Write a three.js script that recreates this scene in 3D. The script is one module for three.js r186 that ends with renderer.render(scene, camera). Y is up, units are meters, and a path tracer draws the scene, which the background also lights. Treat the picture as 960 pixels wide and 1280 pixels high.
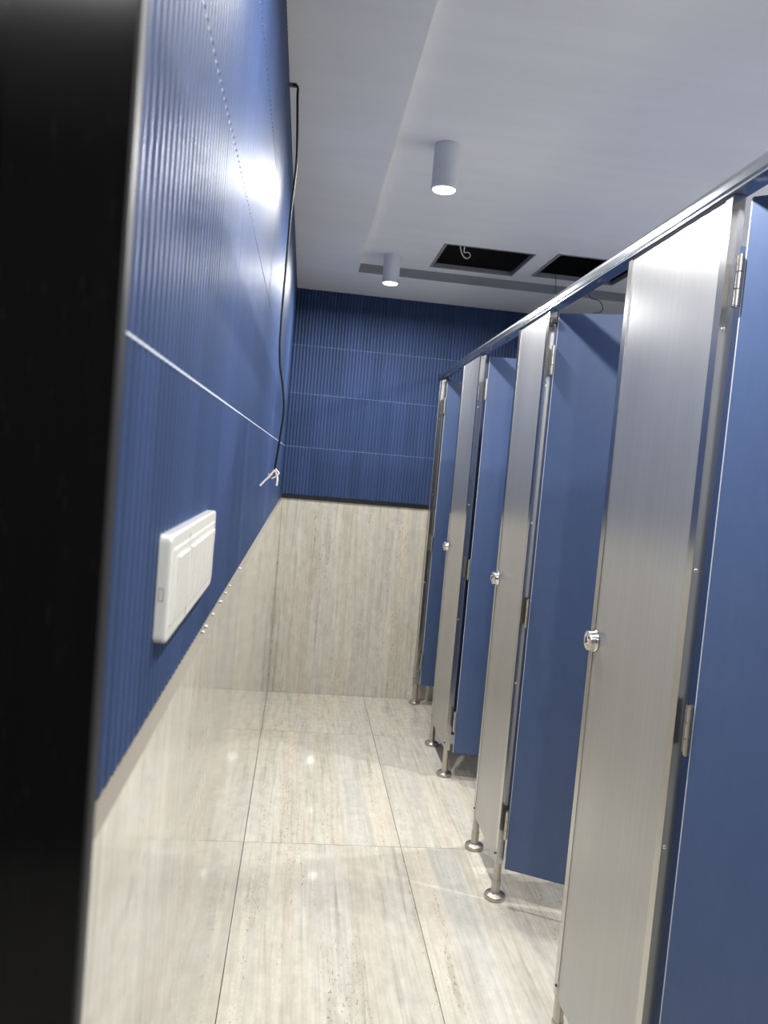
import * as THREE from 'three';
import { RoundedBoxGeometry } from 'three/addons/geometries/RoundedBoxGeometry.js';
import { mergeGeometries } from 'three/addons/utils/BufferGeometryUtils.js';
import { RectAreaLightUniformsLib } from 'three/addons/lights/RectAreaLightUniformsLib.js';

// ---------------------------------------------------------------- camera, exposure
// World: left wall face x = 0, floor y = 0, end wall z = 0; the camera stands in the doorway at z = 4.71 m.
const scene = new THREE.Scene();
const camera = new THREE.PerspectiveCamera(2 * Math.atan(640 / 964.8) * 180 / Math.PI, 960 / 1280, 0.02, 40);
camera.position.set(0.1147, 1.4429, 4.711);
camera.rotation.order = 'YXZ';
camera.rotation.set(-0.0594, -0.1089, 0.0867);
camera.focus = 2.3;
camera.userData.fStop = 7;
camera.updateMatrixWorld();
const renderer = new THREE.WebGLRenderer({ antialias: true });
renderer.toneMapping = THREE.LinearToneMapping;
renderer.toneMappingExposure = 1.14;
renderer.shadowMap.enabled = true;
RectAreaLightUniformsLib.init();
scene.background = new THREE.Color(0x000000);
const LAMP_RADIANCE = 2600;      // of the downlights' faces
const FILL_PANEL_RADIANCE = 16;       // of the fill panel added in the unseen lobby
const LAMP_COLOR = new THREE.Color(1.0, 0.99, 0.975);

// ---------------------------------------------------------------- helpers
let seed = 7;
const rnd = () => { seed = (seed * 1664525 + 1013904223) >>> 0; return seed / 4294967296; };
const used = new Map();
function numbered(n) { const k = used.get(n) || 0; used.set(n, k + 1); return k ? `${n}_${String(k).padStart(3, '0')}` : n; }
function mesh(name, geo, mat, parent, pos, rot) {
  const m = new THREE.Mesh(geo, mat);
  m.name = parent === scene ? numbered(name) : name;
  m.castShadow = m.receiveShadow = true;
  if (pos) m.position.set(...pos);
  if (rot) m.rotation.set(...rot);
  parent.add(m);
  return m;
}
function group(name, pos = [0, 0, 0], turn = 0) {
  const g = new THREE.Group(); g.name = numbered(name); g.position.set(...pos); g.rotation.y = turn; scene.add(g); return g;
}
function tag(o, label, category, grp, kind) {
  o.userData.label = label; o.userData.category = category;
  if (grp) o.userData.group = grp;
  if (kind) o.userData.kind = kind;
  return o;
}
function numberParts(g) {   // part names get three-digit numbers inside their thing
  const c = new Map();
  for (const o of g.children) { const b = o.name; const k = c.get(b) || 0; c.set(b, k + 1); if (k) o.name = `${b}_${String(k).padStart(3, '0')}`; }
}
const box = (w, h, d, x = 0, y = 0, z = 0) => new THREE.BoxGeometry(w, h, d).translate(x, y, z);
const boxAt = (x0, x1, y0, y1, z0, z1) => box(x1 - x0, y1 - y0, z1 - z0, (x0 + x1) / 2, (y0 + y1) / 2, (z0 + z1) / 2);
const rbox = (w, h, d, r, x = 0, y = 0, z = 0, s = 2) => new RoundedBoxGeometry(w, h, d, s, r).translate(x, y, z);
const cyl = (r0, r1, h, x, y, z, n = 20) => new THREE.CylinderGeometry(r0, r1, h, n).translate(x, y, z);
const merge = (list) => mergeGeometries(list.map((g) => (g.index ? g.toNonIndexed() : g)), false);
const tube = (pts, r, n = 40, s = 8) => new THREE.TubeGeometry(new THREE.CatmullRomCurve3(pts.map((p) => new THREE.Vector3(...p))), n, r, s, false);

// value noise for the textures
const perm = new Uint8Array(512); { const p = [...Array(256).keys()]; for (let i = 255; i > 0; i--) { const j = Math.floor(rnd() * (i + 1)); [p[i], p[j]] = [p[j], p[i]]; } for (let i = 0; i < 512; i++) perm[i] = p[i & 255]; }
function vn(x, y) {
  const xi = Math.floor(x), yi = Math.floor(y), fx = x - xi, fy = y - yi;
  const sx = fx * fx * (3 - 2 * fx), sy = fy * fy * (3 - 2 * fy);
  const h = (a, b) => perm[(perm[a & 255] + b) & 255] / 255;
  const a = h(xi, yi), b = h(xi + 1, yi), c = h(xi, yi + 1), d = h(xi + 1, yi + 1);
  return a + (b - a) * sx + (c - a) * sy + (a - b - c + d) * sx * sy;
}
const fbm = (x, y, o = 4) => { let s = 0, a = 0.5, t = 0; for (let i = 0; i < o; i++) { s += a * vn(x, y); t += a; a *= 0.5; x = x * 2.03 + 17.3; y = y * 2.03 + 5.1; } return s / t; };
function dataTex(w, h, fn, srgb = true) {
  const d = new Uint8Array(w * h * 4);
  for (let y = 0; y < h; y++) for (let x = 0; x < w; x++) {
    const c = fn((x + 0.5) / w, (y + 0.5) / h, x, y), i = (y * w + x) * 4;
    for (let k = 0; k < 3; k++) d[i + k] = Math.max(0, Math.min(255, c[k]));
    d[i + 3] = 255;
  }
  const t = new THREE.DataTexture(d, w, h);
  t.magFilter = THREE.LinearFilter; t.minFilter = THREE.LinearMipmapLinearFilter; t.generateMipmaps = true;
  t.wrapS = t.wrapT = THREE.RepeatWrapping;
  if (srgb) t.colorSpace = THREE.SRGBColorSpace;
  t.needsUpdate = true;
  return t;
}

// ---------------------------------------------------------------- materials
function travertine(k) {
  const o = k * 31.7;
  return dataTex(512, 1024, (u, v) => {
    const X = u * 0.6, Y = v * 1.2;                                   // metres; veins run along Y
    const warp = (fbm(X * 5 + o, Y * 1.1 + o, 3) - 0.5) * 0.022;
    const broad = fbm((X + warp) * 13 + o, Y * 0.55 + o, 3) - 0.5;
    const mid = fbm((X + warp) * 55 + o, Y * 1.7 + 3 * o, 3) - 0.5;
    const fine = fbm((X + warp * 0.6) * 190 + o, Y * 7 + o, 2) - 0.5;
    const cloud = fbm(X * 42 + o, Y * 26 + 9, 3) - 0.5;
    const ring = Math.max(0, 1 - Math.abs(fbm(X * 70 + o, Y * 48 + 5, 2) - 0.5) * 14);
    const dark = Math.max(0, fbm((X + warp) * 44 + 7 + o, Y * 2.6 + 60, 3) - 0.62) * 75;
    const warm = fbm((X + warp) * 17 + 50 + o, Y * 0.7 + 7, 2) - 0.5;
    let l = 15 * broad + 20 * mid + 18 * fine + 20 * cloud - 5 * ring - dark;
    // dark pores strung along the veins
    const zone = fbm((X + warp) * 28 + 90 + o, Y * 1.1 + 40, 2);
    const pore = vn((X + warp * 0.5) * 330 + o, Y * 95 + o);
    const vein = Math.max(0, 1 - Math.abs(fbm((X + warp) * 16 + 11 + o, Y * 0.5 + 3, 2) - 0.5) * 38);
    let p = 0; if (zone > 0.56 && pore > 0.84) p = 62 * (pore - 0.78) / 0.22 * Math.min(1, (zone - 0.56) * 10);
    l -= 9 * vein;
    return [199 + l * 0.95 + warm * 10 - p * 0.8, 194 + l - p, 181 + l * 1.02 - warm * 10 - p];
  });
}
const travTex = [0, 1, 2, 3].map(travertine);
const M = {};
M.stone = travTex.map((t) => new THREE.MeshStandardMaterial({ map: t, roughness: 0.035, metalness: 0 }));
M.grout = new THREE.MeshStandardMaterial({ color: 0x9a9284, roughness: 0.9 });
M.groutBlue = new THREE.MeshStandardMaterial({ color: 0x6d7ea6, roughness: 0.8 });
M.groutPale = new THREE.MeshStandardMaterial({ color: 0xc3c8d2, roughness: 0.9 });
M.blueTile = [0x374769, 0x354566, 0x39496d].map((c) => new THREE.MeshPhysicalMaterial({ color: c, roughness: 0.39, specularIntensity: 0.22, metalness: 0 }));
M.ledge = new THREE.MeshStandardMaterial({ color: 0x7c766a, roughness: 0.8 });
M.blackTrim = new THREE.MeshStandardMaterial({ color: 0x0c0d10, roughness: 0.4 });
const ceilTex = dataTex(512, 512, (u, v) => { const n = fbm(u * 9, v * 9, 4) - 0.5, s = fbm(u * 3, v * 40, 3) - 0.5; const l = 243 + n * 5 + s * 5; return [l, l, l + 1]; });
ceilTex.repeat.set(0.6, 0.6);
M.ceiling = new THREE.MeshStandardMaterial({ map: ceilTex, roughness: 0.75 });
M.rimAndTrayShade = new THREE.MeshStandardMaterial({ color: 0x8d8e90, roughness: 0.85 });  // grey of the cut-out rims; on the tray edge it stands for shade
M.concrete = new THREE.MeshStandardMaterial({ color: 0x54565a, roughness: 0.95 });
M.paintDark = new THREE.MeshStandardMaterial({ color: 0x4a4744, roughness: 0.8 });
M.paint = new THREE.MeshStandardMaterial({ color: 0xd9d8d4, roughness: 0.8 });
const brush = dataTex(256, 512, (u, v) => { const n = fbm(u * 90, v * 3, 3) - 0.5, c = fbm(u * 5 + 4, v * 7, 3) - 0.5; const l = 174 + n * 10 + c * 8; return [l, l, l + 0.5]; });
M.silver = new THREE.MeshStandardMaterial({ map: brush, roughness: 0.28, metalness: 0.65 });
M.aluminium = new THREE.MeshStandardMaterial({ color: 0xc2c1be, roughness: 0.22, metalness: 1 });
M.rail = new THREE.MeshStandardMaterial({ color: 0xc4c7cc, roughness: 0.2, metalness: 1 });
M.steel = new THREE.MeshStandardMaterial({ color: 0xbdb8ae, roughness: 0.3, metalness: 0.95 });
M.chrome = new THREE.MeshStandardMaterial({ color: 0xe6e4df, roughness: 0.1, metalness: 1 });
const lamTex = dataTex(256, 512, (u, v) => { const n = fbm(u * 60, v * 60, 3) - 0.5, c = fbm(u * 4, v * 6, 3) - 0.5; return [64 + n * 4 + c * 4, 83 + n * 4 + c * 4, 120 + n * 5 + c * 4]; });
M.blueDoor = new THREE.MeshStandardMaterial({ map: lamTex, roughness: 0.42 });
M.doorEdge = new THREE.MeshStandardMaterial({ color: 0xb9bcc2, roughness: 0.5 });
M.darkRubber = new THREE.MeshStandardMaterial({ color: 0x141518, roughness: 0.6 });
M.lampBody = new THREE.MeshStandardMaterial({ color: 0xd9dce2, roughness: 0.5, metalness: 0.1 });
M.lampGlow = new THREE.MeshStandardMaterial({ color: 0xffffff, emissive: 0xffffff, emissiveIntensity: 6, roughness: 0.4 });
M.plastic = new THREE.MeshPhysicalMaterial({ color: 0xdbdad4, roughness: 0.22, clearcoat: 0.4, clearcoatRoughness: 0.1 });
M.plasticGap = new THREE.MeshStandardMaterial({ color: 0x9b9a97, roughness: 0.6 });
M.cable = new THREE.MeshStandardMaterial({ color: 0x0d0e10, roughness: 0.45 });
M.wireWhite = new THREE.MeshStandardMaterial({ color: 0xe8dfd6, roughness: 0.6 });
M.wirePink = new THREE.MeshStandardMaterial({ color: 0xc9a596, roughness: 0.6 });
M.conduit = new THREE.MeshStandardMaterial({ color: 0x6d6f6c, roughness: 0.7 });
const graniteTex = dataTex(512, 512, (u, v, x, y) => { const h = perm[(perm[x & 255] + y + (x >> 8) * 7) & 255], h2 = perm[(perm[(y + 91) & 255] + x) & 255]; const s = h > 253 && h2 > 215 ? 52 : 0; const n = 7 + 4 * fbm(u * 20, v * 20, 3) + s; return [n, n + 0.5, n + 2]; });
M.granite = new THREE.MeshPhysicalMaterial({ map: graniteTex, roughness: 0.12, specularIntensity: 0.4 });
M.graniteEdge = new THREE.MeshStandardMaterial({ color: 0x1e1f22, roughness: 0.5 });

// ---------------------------------------------------------------- room shell
const H = 2.4547, TRAY = 2.502, TOP = 2.95, XR = 2.32, ZN = 6.6, XL = -1.4, ZJ = 4.325;
const WAIN = 1.2;

// floor of 0.6 x 1.2 m stone slabs, each its own piece
{
  const floor = group('floor');
  tag(floor, 'polished beige travertine floor of long rectangular slabs', 'floor', null, 'structure');
  mesh('floor_bed', boxAt(XL - 0.1, XR + 0.1, -0.12, -0.0085, -0.1, ZN + 0.1), M.grout, floor);
  const g = 0.0012, zj = 0.677;
  const full = new THREE.BoxGeometry(0.6 - 2 * g, 0.0085, 1.2 - 2 * g);
  let k = 0;
  for (let cx = -3; cx < 4; cx++) {
    const x0 = cx === 0 ? 0.0065 : Math.max(XL, cx * 0.6), x1 = Math.min(XR, cx * 0.6 + 0.6);
    if (x1 - x0 < 0.02) continue;
    for (let rz = -1; rz < 5; rz++) {
      let z0 = Math.max(-0.0055, zj + rz * 1.2), z1 = Math.min(ZN, zj + rz * 1.2 + 1.2);
      if (cx < 0) { z0 = Math.max(z0, 4.2); }
      if (z1 - z0 < 0.02) continue;
      const whole = x1 - x0 > 0.599 && x1 - x0 < 0.601 && z1 - z0 > 1.199;
      const geo = whole ? full : new THREE.BoxGeometry(x1 - x0 - 2 * g, 0.0085, z1 - z0 - 2 * g);
      const t = mesh('floor_tile', geo, M.stone[(k * 7 + cx * 3 + 9) % 4], floor, [(x0 + x1) / 2, -0.00425, (z0 + z1) / 2]);
      if (k % 2) t.rotation.y = Math.PI;
      k++;
    }
  }
  numberParts(floor);
}

// fluted glazed tile: a strip of four half-round ribs
const RIB = 0.02, RIBS = 4, TILE_W = RIB * RIBS, TILE_T = 0.010, FLUTE = 0.0046;
const tileGeos = new Map();
function flutedTile(w, h) {
  const key = w.toFixed(4) + '_' + h.toFixed(4);
  if (tileGeos.has(key)) return tileGeos.get(key);
  const pos = [], nor = [], uv = [], idx = [];
  const n = Math.max(1, Math.round(w / RIB)), S = 7, rw = w / n;
  const top = [];
  for (let r = 0; r < n; r++) {
    const base = pos.length / 3;
    for (let i = 0; i <= S; i++) {
      const t = i / S, a = (t - 0.5) * 2;                              // -1..1 across the rib
      const x = -w / 2 + r * rw + t * rw;
      const z = TILE_T - FLUTE * Math.pow(Math.abs(a), 2.6);
      const dz = -FLUTE * 2.6 * Math.pow(Math.abs(a), 1.6) * Math.sign(a) * 2 / rw;
      const L = Math.hypot(dz, 1);
      for (const y of [-h / 2, h / 2]) { pos.push(x, y, z); nor.push(-dz / L, 0, 1 / L); uv.push(x, y); }
      top.push([x, z]);
    }
    for (let i = 0; i < S; i++) { const a = base + 2 * i; idx.push(a, a + 2, a + 1, a + 1, a + 2, a + 3); }
  }
  for (const s of [-1, 1]) {                                           // lower and upper ends
    for (let i = 0; i + 1 < top.length; i++) {
      const [xa, za] = top[i], [xb, zb] = top[i + 1];
      if (xb - xa < 1e-7) continue;
      const b = pos.length / 3;
      for (const [x, z] of [[xa, 0], [xb, 0], [xb, zb], [xa, za]]) { pos.push(x, s * h / 2, z); nor.push(0, s, 0); uv.push(x, z); }
      if (s > 0) idx.push(b, b + 2, b + 1, b, b + 3, b + 2); else idx.push(b, b + 1, b + 2, b, b + 2, b + 3);
    }
  }
  for (const s of [-1, 1]) {
    const b = pos.length / 3, z1 = TILE_T - FLUTE;
    for (const [y, z] of [[-h / 2, 0], [h / 2, 0], [h / 2, z1], [-h / 2, z1]]) { pos.push(s * w / 2, y, z); nor.push(s, 0, 0); uv.push(y, z); }
    if (s > 0) idx.push(b, b + 1, b + 2, b, b + 2, b + 3); else idx.push(b, b + 2, b + 1, b, b + 3, b + 2);
  }
  const g = new THREE.BufferGeometry();
  g.setAttribute('position', new THREE.Float32BufferAttribute(pos, 3));
  g.setAttribute('normal', new THREE.Float32BufferAttribute(nor, 3));
  g.setAttribute('uv', new THREE.Float32BufferAttribute(uv, 2));
  g.setIndex(idx);
  tileGeos.set(key, g);
  return g;
}
const ROWS = [1.2, 1.514, 1.835, 2.122, H + 0.06];
// lays fluted tiles on a wall; place(s, y) gives [x, y, z] of a tile's middle, s metres along the wall
function flutedWall(wall, length, y0, place, turn) {
  ROWS.slice(1, 4).forEach((y, i) => { const p = place(length / 2, y); const d = i ? 0.0088 : 0.0096; const m = mesh('joint_line', box(length, 0.0022, d, 0, 0, d / 2), turn ? M.groutPale : M.groutBlue, wall, p); m.rotation.y = turn; });
  const gx = 0.0004, gy = 0.0011;
  for (let r = 0; r < 4; r++) {
    const lo = r ? ROWS[r] : y0, hi = ROWS[r + 1];
    for (let s = 0; s < length - 0.005; s += TILE_W) {
      const w = Math.min(TILE_W, length - s);
      const t = mesh('fluted_tile', flutedTile(w - 2 * gx, hi - lo - 2 * gy), M.blueTile[Math.floor(rnd() * 3)], wall, place(s + w / 2, (lo + hi) / 2));
      t.rotation.y = turn + (rnd() - 0.5) * 0.006;
    }
  }
}
// left wall: stone slabs below end in a 1 cm ledge, blue tiles above are set back from it
const BX = -0.004, SX = 0.0065;   // outer faces of the blue tiles and of the stone
{
  const wall = group('wall_left');
  tag(wall, 'long wall of blue fluted tiles above polished travertine slabs', 'wall', null, 'structure');
  mesh('wall_core', boxAt(-0.25, BX - 0.0185, -0.1, TOP, -0.1, ZJ - 0.0135), M.grout, wall);
  mesh('tile_bed', boxAt(BX - 0.0185, BX - TILE_T + 0.0036, WAIN + 0.004, H + 0.1, 0, ZJ - 0.0135), M.groutPale, wall);
  const L = ZJ - 0.0145;
  flutedWall(wall, L, WAIN + 0.002, (s, y) => [BX - TILE_T, y, L - s], Math.PI / 2);
  mesh('ledge_bed', boxAt(BX - 0.0185, SX - 0.0087, -0.01, WAIN - 0.0004, 0, L), M.ledge, wall);
  // stone slabs, joints every 0.6 m
  let k = 0;
  for (let z = 0.13 - 0.6; z < L; z += 0.6) {
    const z0 = Math.max(0, z), z1 = Math.min(L, z + 0.6);
    if (z1 - z0 < 0.01) continue;
    const slabMats = [M.stone[(k++ * 3 + 1) % 4]];
    mesh('stone_tile', new THREE.BoxGeometry(0.0085, WAIN, z1 - z0 - 0.0012), [slabMats[0], slabMats[0], M.ledge, M.ledge, slabMats[0], slabMats[0]], wall, [SX - 0.00425, WAIN / 2, (z0 + z1) / 2]);
  }
  numberParts(wall);
}
{
  const wall = group('wall_back');
  tag(wall, 'end wall of blue fluted tiles above vertical travertine slabs', 'wall', null, 'structure');
  mesh('wall_core', boxAt(-0.25, XR + 0.1, -0.1, TOP, -0.2, -0.0185), M.grout, wall);
  mesh('tile_bed', boxAt(-0.018, XR, WAIN + 0.004, H + 0.1, -0.0185, -TILE_T + 0.0036), M.groutBlue, wall);
  flutedWall(wall, XR + 0.004, WAIN + 0.025, (s, y) => [s - 0.004, y, -TILE_T], 0);
  for (let k = 0; k < 4; k++) {
    const x0 = 0.0065 + k * 0.6, x1 = Math.min(XR, x0 + 0.6);
    mesh('stone_tile', new THREE.BoxGeometry(x1 - x0 - 0.0008, WAIN, 0.0085), M.stone[(k * 5 + 2) % 4], wall, [(x0 + x1) / 2, WAIN / 2, -0.00425 - 0.006]);
  }
  mesh('black_strip', boxAt(0.0, XR, WAIN, WAIN + 0.024, -0.0185, 0.003), M.blackTrim, wall).userData.label = 'thin black strip';
  numberParts(wall);
}
{
  const w = mesh('wall_right', boxAt(XR, XR + 0.12, -0.1, TOP, -0.2, ZN + 0.1), M.paint, scene);
  tag(w, 'plain painted wall behind the toilet stalls', 'wall', null, 'structure');
  const f = mesh('wall_front', boxAt(XL - 0.1, XR + 0.12, -0.1, TOP, ZN, ZN + 0.12), M.paintDark, scene);
  tag(f, 'dark painted wall of the lobby facing the long corridor', 'wall', null, 'structure');
  const l = mesh('wall_lobby', boxAt(XL - 0.12, XL, -0.1, TOP, 4.0, ZN), M.paintDark, scene);
  tag(l, 'dark painted side wall of the lobby', 'wall', null, 'structure');
  const e = mesh('wall_entrance', boxAt(XL, -0.11, -0.1, TOP, ZJ - 0.15, ZJ - 0.0135), M.paint, scene);
  tag(e, 'painted wall closing the lobby beside the black granite jamb', 'wall', null, 'structure');
}
// ceiling: a soffit round a shallow raised tray with two cut-outs for services, concrete above
function slab(x0, x1, z0, z1, holes, y, t) {
  const s = new THREE.Shape([[x0, z0], [x1, z0], [x1, z1], [x0, z1]].map(([a, b]) => new THREE.Vector2(a, -b)));
  for (const [a, b, c, d] of holes) s.holes.push(new THREE.Path([[a, c], [a, d], [b, d], [b, c]].map(([p, q]) => new THREE.Vector2(p, -q))));
  return new THREE.ExtrudeGeometry(s, { depth: t, bevelEnabled: false }).rotateX(-Math.PI / 2).translate(0, y, 0);
}
const HOLES = [[0.699, 1.125, 0.652, 1.072], [1.233, 1.66, 0.70, 1.12]];
{
  const c = group('ceiling');
  tag(c, 'white plasterboard ceiling with a shallow raised tray and two dark cut-outs', 'ceiling', null, 'structure');
  mesh('soffit', slab(XL - 0.1, XR + 0.1, -0.18, ZN + 0.1, [[0.322, 2.12, 0.542, 6.1]], H, TRAY - H + 0.0125), M.ceiling, c);
  mesh('tray_panel', slab(0.323, 2.119, 0.543, 6.099, HOLES, TRAY, 0.0125), M.ceiling, c);
  mesh('tray_edge_shade', boxAt(0.324, 2.118, H + 0.0005, TRAY - 0.0005, 0.5405, 0.5445), M.rimAndTrayShade, c).userData.label = 'tray edge coloured grey for its shade';  // shade on the tray's far face, put into the grey colour
  for (const [a, b, p, q] of HOLES) mesh('cutout_rim', slab(a - 0.012, b + 0.004, p - 0.014, q + 0.004, [[a + 0.003, b - 0.003, p + 0.003, q - 0.003]], TRAY - 0.0025, 0.02), M.rimAndTrayShade, c);
  mesh('concrete_slab', boxAt(XL - 0.1, XR + 0.1, TOP, TOP + 0.12, -0.2, ZN + 0.1), M.concrete, c);
  numberParts(c);
}
// black granite jamb of the doorway the camera stands in
{
  const j = group('door_jamb', [0, 0, ZJ]);
  tag(j, 'black polished granite door jamb beside the blue fluted wall', 'door jamb', null, 'structure');
  const h = H;
  mesh('granite_facing', boxAt(-0.036, 0.0212, 0, h, -0.013, 0), M.granite, j);
  const e = new THREE.Shape([[0.0212, -0.013], [0.0228, -0.013], [0.0228, -0.0016], [0.0212, 0]].map(([a, b]) => new THREE.Vector2(a, -b)));
  mesh('polished_edge', new THREE.ExtrudeGeometry(e, { depth: h, bevelEnabled: false }).rotateX(-Math.PI / 2), M.graniteEdge, j).userData.label = 'paler arris of the granite';
  mesh('rebate', boxAt(-0.24, -0.036, 0, h, -0.013, -0.005), M.granite, j);
}

// ---------------------------------------------------------------- toilet cubicles
const XF = (z) => 0.9028 - 0.0128 * z;          // front face of the pilasters
const LEAN = -0.0128;
const YT = 1.996, YB = 0.1288;
const footGeo = new THREE.LatheGeometry([[0, 0], [0.033, 0], [0.0362, 0.003], [0.0365, 0.0105], [0.0345, 0.0145], [0.031, 0.016], [0.028, 0.0152], [0.026, 0.018], [0.017, 0.0195], [0.0152, 0.0205]].map(([a, b]) => new THREE.Vector2(a, b)), 32);
const sleeveGeo = cyl(0.0152, 0.0152, 0.05, 0, 0.0405, 0, 24);
const legGeo = cyl(0.0135, 0.0135, 0.16, 0, 0.092, 0, 24);
const screwGeo = new THREE.SphereGeometry(0.0042, 10, 6).scale(1, 1, 0.5);
const knobGeo = new THREE.LatheGeometry([[0.0275, 0], [0.0275, 0.003], [0.0245, 0.0045], [0.0245, 0.0175], [0.0235, 0.0195], [0.020, 0.0198], [0.0175, 0.0178], [0.0105, 0.0172], [0.0095, 0.0215], [0.0085, 0.0225], [0, 0.0225]].map(([a, b]) => new THREE.Vector2(a, b)), 36).rotateZ(Math.PI / 2);
const keyGeo = rbox(0.006, 0.017, 0.0032, 0.0012, -0.0245, 0, 0);
function channelGeo(h, outward) {               // U-shaped aluminium edge; opens towards -outward along z
  const w = 0.024, t = 0.0014, T = 0.021, s = new THREE.Shape();
  const p = [[-t, 0], [T + t, 0], [T + t, w], [T, w], [T, t], [0, t], [0, w], [-t, w]];
  s.moveTo(p[0][0], p[0][1]); for (const q of p.slice(1)) s.lineTo(q[0], q[1]); s.closePath();
  const g = new THREE.ExtrudeGeometry(s, { depth: h, bevelEnabled: true, bevelSize: 0.0004, bevelThickness: 0.0004, bevelSegments: 1 }).rotateX(-Math.PI / 2);   // x, y(up), z = -shapeY
  if (outward < 0) { g.scale(1, 1, -1); const i = g.attributes.position; for (let k = 0; k < i.count; k += 3) for (const n of ['position', 'normal', 'uv']) { const a = g.attributes[n]; for (let c = 0; c < a.itemSize; c++) { const v = a.array[(k + 1) * a.itemSize + c]; a.array[(k + 1) * a.itemSize + c] = a.array[(k + 2) * a.itemSize + c]; a.array[(k + 2) * a.itemSize + c] = v; } } }
  return g;
}
function pilaster(zf, zn, label, withKnob, farFoot = true) {
  const L = zn - zf, g = group('cubicle_pilaster', [XF(zf), 0, zf], LEAN);
  tag(g, label, 'partition panel', 'silver fronts of the toilet cubicles');
  const h = YT - YB;
  const pg = new THREE.BoxGeometry(0.021, h, L - 0.004).translate(0.0105, YB + h / 2, L / 2);
  mesh('panel', pg, M.silver, g);
  mesh('edge_channel', channelGeo(h, 1), M.aluminium, g, [0, YB - 0.002, L]);
  mesh('edge_channel', channelGeo(h, -1), M.aluminium, g, [0, YB - 0.002, 0]);
  for (const z of farFoot ? [0.018, L - 0.018] : [L - 0.018]) {
    const leg = mesh('leg', merge([legGeo.clone(), sleeveGeo.clone()]), M.steel, g, [0.0105, 0, z]);
    mesh('foot', footGeo, M.steel, leg);
    mesh('leg_screw', new THREE.SphereGeometry(0.004, 10, 6), M.darkRubber, leg, [-0.0132, 0.158, 0]);
  }
  for (const y of [0.21, 0.757, 1.297, 1.75]) mesh('screw', screwGeo, M.chrome, g, [0.006, y, L + 0.0003]);
  if (withKnob) {
    const k = mesh('lock_indicator', knobGeo, M.chrome, g, [-0.0014, 1.058, 0.031]);
    k.userData.label = 'round chrome lock knob';
    mesh('thumb_turn', keyGeo, M.chrome, k);
  }
  numberParts(g);
  return g;
}
const Z = { f1: 2.8596, n1: 3.3306, f2: 1.8457, n2: 2.2244, f3: 0.755, n3: 1.1856, n4: 0.096, f0: 3.94, n0: 4.30 };
pilaster(Z.f3, Z.n3, 'silver cubicle front panel, second from the blue end wall', true);
pilaster(Z.f2, Z.n2, 'narrow silver cubicle front panel, third from the blue end wall', true);
pilaster(Z.f1, Z.n1, 'wide silver cubicle front panel, fourth from the blue end wall', true);
pilaster(0.004, Z.n4, 'slim silver cubicle post standing against the blue end wall', false, false);
pilaster(Z.f0, Z.n0, 'silver cubicle front panel, fifth from the blue end wall', true);

// head rail over the pilasters
{
  const zA = 0.004, zB = 5.1, len = zB - zA;
  const g = group('head_rail', [XF(zA), 0, zA], LEAN);
  tag(g, 'shiny round-topped aluminium rail running along the tops of the cubicles', 'rail');
  const s = new THREE.Shape(), w = 0.0195;
  s.moveTo(-w + 0.001, 0); s.lineTo(-w + 0.001, 0.004); s.lineTo(-w + 0.005, 0.005); s.lineTo(-w + 0.005, 0.009); s.lineTo(-w, 0.010); s.lineTo(-w, 0.022); s.absarc(0, 0.0225, w, Math.PI, 0, true); s.lineTo(w, 0.010); s.lineTo(w - 0.005, 0.009); s.lineTo(w - 0.005, 0.005); s.lineTo(w - 0.001, 0.004); s.lineTo(w - 0.001, 0); s.closePath();
  const geo = new THREE.ExtrudeGeometry(s, { depth: len, bevelEnabled: false, curveSegments: 16 }).translate(0.0105, YT, 0);
  mesh('rail_tube', geo, M.rail, g);
  for (const z of [1.35, 2.75, 4.15]) mesh('rail_joint', new THREE.ExtrudeGeometry(s, { depth: 0.002, bevelEnabled: false, curveSegments: 16 }).scale(1.015, 1.01, 1).translate(0.0105, YT + 0.0001, z), M.aluminium, g);
  for (const z of [0.6, 1.62, 2.64, 3.6]) mesh('rail_clip', rbox(0.012, 0.004, 0.03, 0.001, 0.0105, YT - 0.002, z), M.aluminium, g);
  numberParts(g);
}
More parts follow.
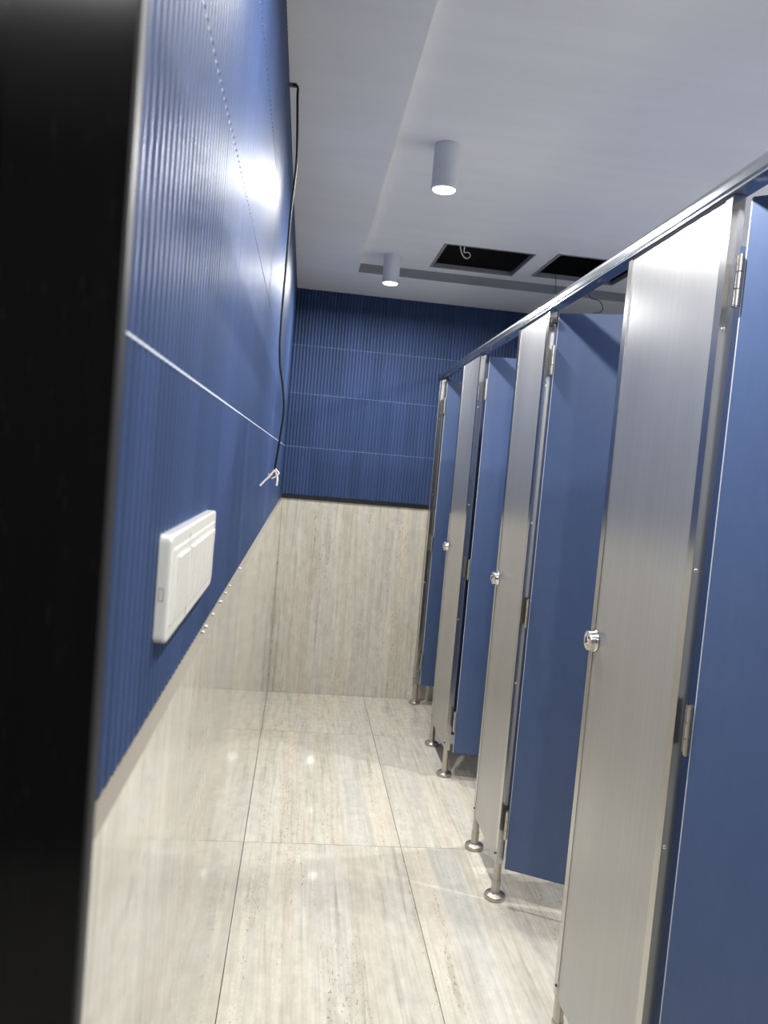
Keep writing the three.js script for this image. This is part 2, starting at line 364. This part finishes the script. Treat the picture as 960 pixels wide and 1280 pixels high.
// blue doors, hinged at the near edge of each pilaster and swung into the stalls
const DW = 0.605, D0 = 0.13, D1 = 1.98, DT = 0.016;
const doorFace = rbox(DT, D1 - D0, DW - 0.002, 0.001, 0, (D0 + D1) / 2, DW / 2, 1);
const hingeGeo = merge([cyl(0.0058, 0.0058, 0.028, 0, -0.031, 0, 14), cyl(0.0058, 0.0058, 0.028, 0, 0, 0, 14), cyl(0.0058, 0.0058, 0.028, 0, 0.031, 0, 14), cyl(0.0035, 0.0035, 0.096, 0, 0, 0, 10), box(0.012, 0.09, 0.0022, 0.007, 0, 0.0035)]);
const leafGeo = box(0.014, 0.09, 0.002, 0.007, 0, -0.016);
function door(hx, hz, deg, label, latch) {
  const a = deg * Math.PI / 180, g = group('cubicle_door', [hx, 0, hz], a);
  tag(g, label, 'door', 'blue cubicle doors standing ajar');
  mesh('door_leaf', doorFace, M.blueDoor, g);
  mesh('edge_band', box(DT - 0.001, D1 - D0 - 0.004, 0.0018, 0, (D0 + D1) / 2, 0.0002), M.doorEdge, g).userData.label = 'pale edge strip';
  mesh('edge_band', box(DT - 0.001, D1 - D0 - 0.004, 0.0018, 0, (D0 + D1) / 2, DW - 0.0002), M.doorEdge, g).userData.label = 'pale edge strip';
  for (const y of [0.28, 1.0, 1.83]) {
    const k = mesh('hinge', hingeGeo, M.steel, g, [-DT / 2 - 0.0062, y, -0.006]);
    mesh('hinge_leaf', leafGeo, M.steel, k, null, [0, -a, 0]);
  }
  mesh('handle_plate', rbox(0.006, 0.07, 0.03, 0.002, DT / 2 + 0.003, 1.058, DW - 0.035), M.steel, g);
  if (latch) mesh('bumper', rbox(0.018, 0.014, 0.02, 0.002, -0.004, 1.955, -0.010), M.darkRubber, g);
  numberParts(g);
}
door(0.896, 2.252, 63, 'dark blue cubicle door between the narrow and the wide silver panels', true);
door(0.920, 1.216, 80, 'blue cubicle door hinged on the silver panel second from the end wall', false);
door(0.927, 0.126, 87, 'blue cubicle door hinged on the slim post at the end wall', false);
door(0.880, 3.362, 47, 'bright blue cubicle door hinged on the wide silver panel', false);
// blue dividing walls between the stalls
for (const [z, label] of [[(Z.f3 + Z.n3) / 2, 'second'], [(Z.f2 + Z.n2) / 2, 'third'], [(Z.f1 + Z.n1) / 2, 'fourth'], [(Z.f0 + Z.n0) / 2, 'fifth']]) {
  const g = group('stall_divider', [XF(z) + 0.023, 0, z]);
  tag(g, `blue stall divider behind the ${label} silver panel from the end wall`, 'partition', 'blue dividers between the toilet stalls');
  const len = XR - XF(z) - 0.024;
  mesh('divider_panel', rbox(len, D1 - D0, 0.018, 0.001, len / 2, (D0 + D1) / 2, 0, 1), M.blueDoor, g);
  const leg = mesh('leg', merge([legGeo.clone(), sleeveGeo.clone()]), M.steel, g, [len - 0.06, 0, 0]);
  mesh('foot', footGeo, M.steel, leg);
}

// ---------------------------------------------------------------- downlights
const housingGeo = new THREE.LatheGeometry([[0, 0.142], [0.041, 0.142], [0.0425, 0.1405], [0.0425, 0.0015], [0.0415, 0], [0.0375, 0], [0.0365, 0.004], [0.0365, 0.012], [0, 0.012]].map(([a, b]) => new THREE.Vector2(a, b)).reverse(), 40);
const diffGeo = new THREE.LatheGeometry([[0, -0.005], [0.030, -0.0045], [0.0345, -0.003], [0.0362, 0], [0.0362, 0.011], [0, 0.011]].map(([a, b]) => new THREE.Vector2(a, b)), 40);
function downlight(x, z, label) {
  const g = group('ceiling_light', [x, TRAY - 0.142, z]);
  tag(g, label, 'ceiling light', 'grey cylinder downlights on the ceiling tray');
  mesh('housing', housingGeo, M.lampBody, g);
  mesh('diffuser', diffGeo, M.lampGlow, g).userData.label = 'glowing round diffuser';
  const l = new THREE.RectAreaLight(LAMP_COLOR, LAMP_RADIANCE, 0.05, 0.05);
  l.position.set(0, -0.006, 0); l.rotation.x = -Math.PI / 2;
  g.add(l);
}
downlight(0.476, 0.776, 'lit grey cylinder downlight close to the blue end wall');
downlight(0.50, 2.146, 'lit grey cylinder downlight over the corridor, second from the end wall');
downlight(0.50, 3.516, 'lit grey cylinder downlight over the corridor, third from the end wall');
downlight(0.50, 4.886, 'lit grey cylinder downlight over the corridor, fourth from the end wall');
downlight(1.75, 1.62, 'lit grey cylinder downlight over the stall second from the end wall');
downlight(1.75, 2.60, 'lit grey cylinder downlight over the stall third from the end wall');
downlight(1.75, 3.62, 'lit grey cylinder downlight over the stall fourth from the end wall');

{
  const g = group('added_fill_panel', [-0.6, H - 0.012, 5.5]);  // unseen fill light, added to brighten the near door and ceiling
  tag(g, 'square white fill panel added out of view on the lobby ceiling', 'added fill light');
  mesh('frame', merge([box(0.62, 0.012, 0.02, 0, 0.006, 0.3), box(0.62, 0.012, 0.02, 0, 0.006, -0.3), box(0.02, 0.012, 0.58, 0.3, 0.006, 0), box(0.02, 0.012, 0.58, -0.3, 0.006, 0)]), M.lampBody, g);
  mesh('diffuser', box(0.58, 0.008, 0.58, 0, 0.007, 0), M.lampGlow, g);
  const l = new THREE.RectAreaLight(LAMP_COLOR, FILL_PANEL_RADIANCE, 0.56, 0.56);
  l.position.set(0, -0.002, 0); l.rotation.x = -Math.PI / 2; g.add(l);
}

// ---------------------------------------------------------------- things on the walls and ceiling
// switch plate
{
  const z0 = 3.685, z1 = 4.022, yc = 1.3175, hh = 0.093, W = z1 - z0;
  const g = group('switch_plate', [-0.0035, yc, (z0 + z1) / 2], Math.PI / 2);   // local x = -z, local z = out of the wall
  tag(g, 'long white plastic switch plate on the blue fluted wall', 'switch plate');
  const s = new THREE.Shape(), a = W / 2, b = hh / 2, r = 0.02, q = 0.006;
  s.moveTo(-a + q, -b); s.lineTo(a - r, -b); s.quadraticCurveTo(a, -b, a, -b + r); s.lineTo(a, b - q); s.quadraticCurveTo(a, b, a - q, b); s.lineTo(-a + q, b); s.quadraticCurveTo(-a, b, -a, b - q); s.lineTo(-a, -b + q); s.quadraticCurveTo(-a, -b, -a + q, -b);
  mesh('plate_base', new THREE.ExtrudeGeometry(s, { depth: 0.006, bevelEnabled: true, bevelSize: 0.002, bevelThickness: 0.004, bevelSegments: 4, curveSegments: 8 }), M.plastic, g);
  mesh('cover_frame', rbox(W - 0.026, hh - 0.022, 0.004, 0.0018, 0, 0, 0.0095, 3), M.plastic, g);
  const wide = mesh('rocker_switch', rbox(0.062, hh - 0.038, 0.003, 0.0014, -W / 2 + 0.062, 0, 0.0116, 3), M.plastic, g); wide.rotation.x = 0.03;
  for (let k = 0; k < 5; k++) { const w = mesh('rocker_switch', rbox(0.036, hh - 0.038, 0.003, 0.0014, -W / 2 + 0.134 + k * 0.039, 0, 0.0116, 3), M.plastic, g); w.rotation.x = 0.035; }
  mesh('seam', box(0.0012, hh - 0.01, 0.0005, -W / 2 + 0.104, 0, 0.0114), M.plasticGap, g);
  mesh('notch', merge([box(0.0004, 0.011, 0.0008, -W / 2 - 0.0021, -0.004, 0.0015), box(0.0004, 0.011, 0.0008, -W / 2 - 0.0021, -0.004, 0.0055), box(0.0004, 0.0008, 0.0045, -W / 2 - 0.0021, 0.0015, 0.0035), box(0.0004, 0.0008, 0.0045, -W / 2 - 0.0021, -0.0095, 0.0035)]), M.plasticGap, g);
  numberParts(g);
}
// loose black cable hanging down the left wall from a conduit stub
{
  const g = group('hanging_cable', [0, 1.36, 2.6]);
  tag(g, 'loose black cable with frayed white ends hanging down the blue wall', 'cable');
  const P = [[0.0, 2.4255, 2.58], [0.012, 2.4245, 2.585], [0.0205, 2.418, 2.592], [0.0225, 2.39, 2.6], [0.0285, 2.31, 2.6], [0.033, 2.227, 2.6], [0.0315, 2.16, 2.6], [0.029, 2.102, 2.6], [0.027, 1.95, 2.6], [0.026, 1.807, 2.6], [0.030, 1.701, 2.6], [0.044, 1.63, 2.6], [0.051, 1.575, 2.6], [0.048, 1.51, 2.6], [0.043, 1.45, 2.6], [0.0392, 1.405, 2.6]].map(([x, y, z]) => [x, y - 1.36, z - 2.6]);
  mesh('cable_sheath', tube(P, 0.0031, 120, 8), M.cable, g);
  mesh('conduit_stub', cyl(0.006, 0.006, 0.022, 0, 0, 0, 14).rotateZ(Math.PI / 2).translate(0.007, 1.0655, -0.02), M.conduit, g);
  const e = [0.0392, 0.047, 0];
  const wires = [
    [[0, 0, 0], [-0.012, -0.018, 0.004], [-0.026, -0.034, 0.006], [-0.036, -0.046, 0.008]],
    [[0, 0, 0], [0.006, -0.012, 0.002], [0.009, -0.026, 0.004], [0.008, -0.042, 0.004]],
    [[0, 0.004, 0], [0.008, -0.004, 0.004], [0.012, -0.008, 0.008], [0.004, -0.018, 0.008], [-0.006, -0.024, 0.006]],
    [[0, 0.002, 0], [-0.008, -0.010, 0.003], [-0.013, -0.014, 0.004], [-0.017, -0.013, 0.004]],
  ];
  wires.forEach((w, i) => mesh('bare_wire', tube(w.map((p) => p.map((v, k) => v + e[k])), i < 2 ? 0.0032 : 0.0023, 16, 6), i === 3 ? M.wirePink : M.wireWhite, g));
  numberParts(g);
}
// crumbs of plaster left on the stone ledge
[3.674, 3.639, 3.557, 3.454, 3.372, 3.296, 3.07].forEach((z, i) => {
  const g = new THREE.IcosahedronGeometry(0.0026, 0).scale(1 + 0.3 * (i % 2), 0.75, 1.3 - 0.2 * (i % 3)).rotateY(i);
  tag(mesh('plaster_crumb', g, M.wireWhite, scene, [-0.0005, WAIN + 0.0016, z]), 'tiny white plaster crumb lying on the stone ledge under the blue tiles', 'crumb', 'plaster crumbs on the ledge');
});
// loose wires round the ceiling cut-outs
tag(mesh('ceiling_wire', tube([[0.80, 2.62, 0.80], [0.84, 2.56, 0.72], [0.868, 2.548, 0.70], [0.885, 2.56, 0.705], [0.872, 2.578, 0.71], [0.85, 2.57, 0.72], [0.84, 2.62, 0.78], [0.84, 2.95, 0.85]], 0.0035, 60, 6), M.wireWhite, scene), 'pale curled wire inside the ceiling cut-out nearer the blue wall', 'wire', 'loose wires at the ceiling');
tag(mesh('ceiling_wire', tube([[1.26, 2.95, 0.8], [1.285, 2.60, 0.76], [1.305, 2.577, 0.75], [1.328, 2.518, 0.75], [1.338, 2.46, 0.75], [1.343, 2.415, 0.75]], 0.0016, 50, 6), M.cable, scene), 'thin straight dark wire hanging from the ceiling cut-out over the stalls', 'wire', 'loose wires at the ceiling');
tag(mesh('ceiling_wire', tube([[1.50, 2.95, 0.78], [1.50, 2.52, 0.76], [1.529, 2.409, 0.75], [1.575, 2.40, 0.75], [1.598, 2.375, 0.75], [1.60, 2.35, 0.75], [1.58, 2.336, 0.75], [1.551, 2.333, 0.75]], 0.0022, 60, 6), M.cable, scene), 'dark curved wire looping below the ceiling over the stalls', 'wire', 'loose wires at the ceiling');

renderer.render(scene, camera);
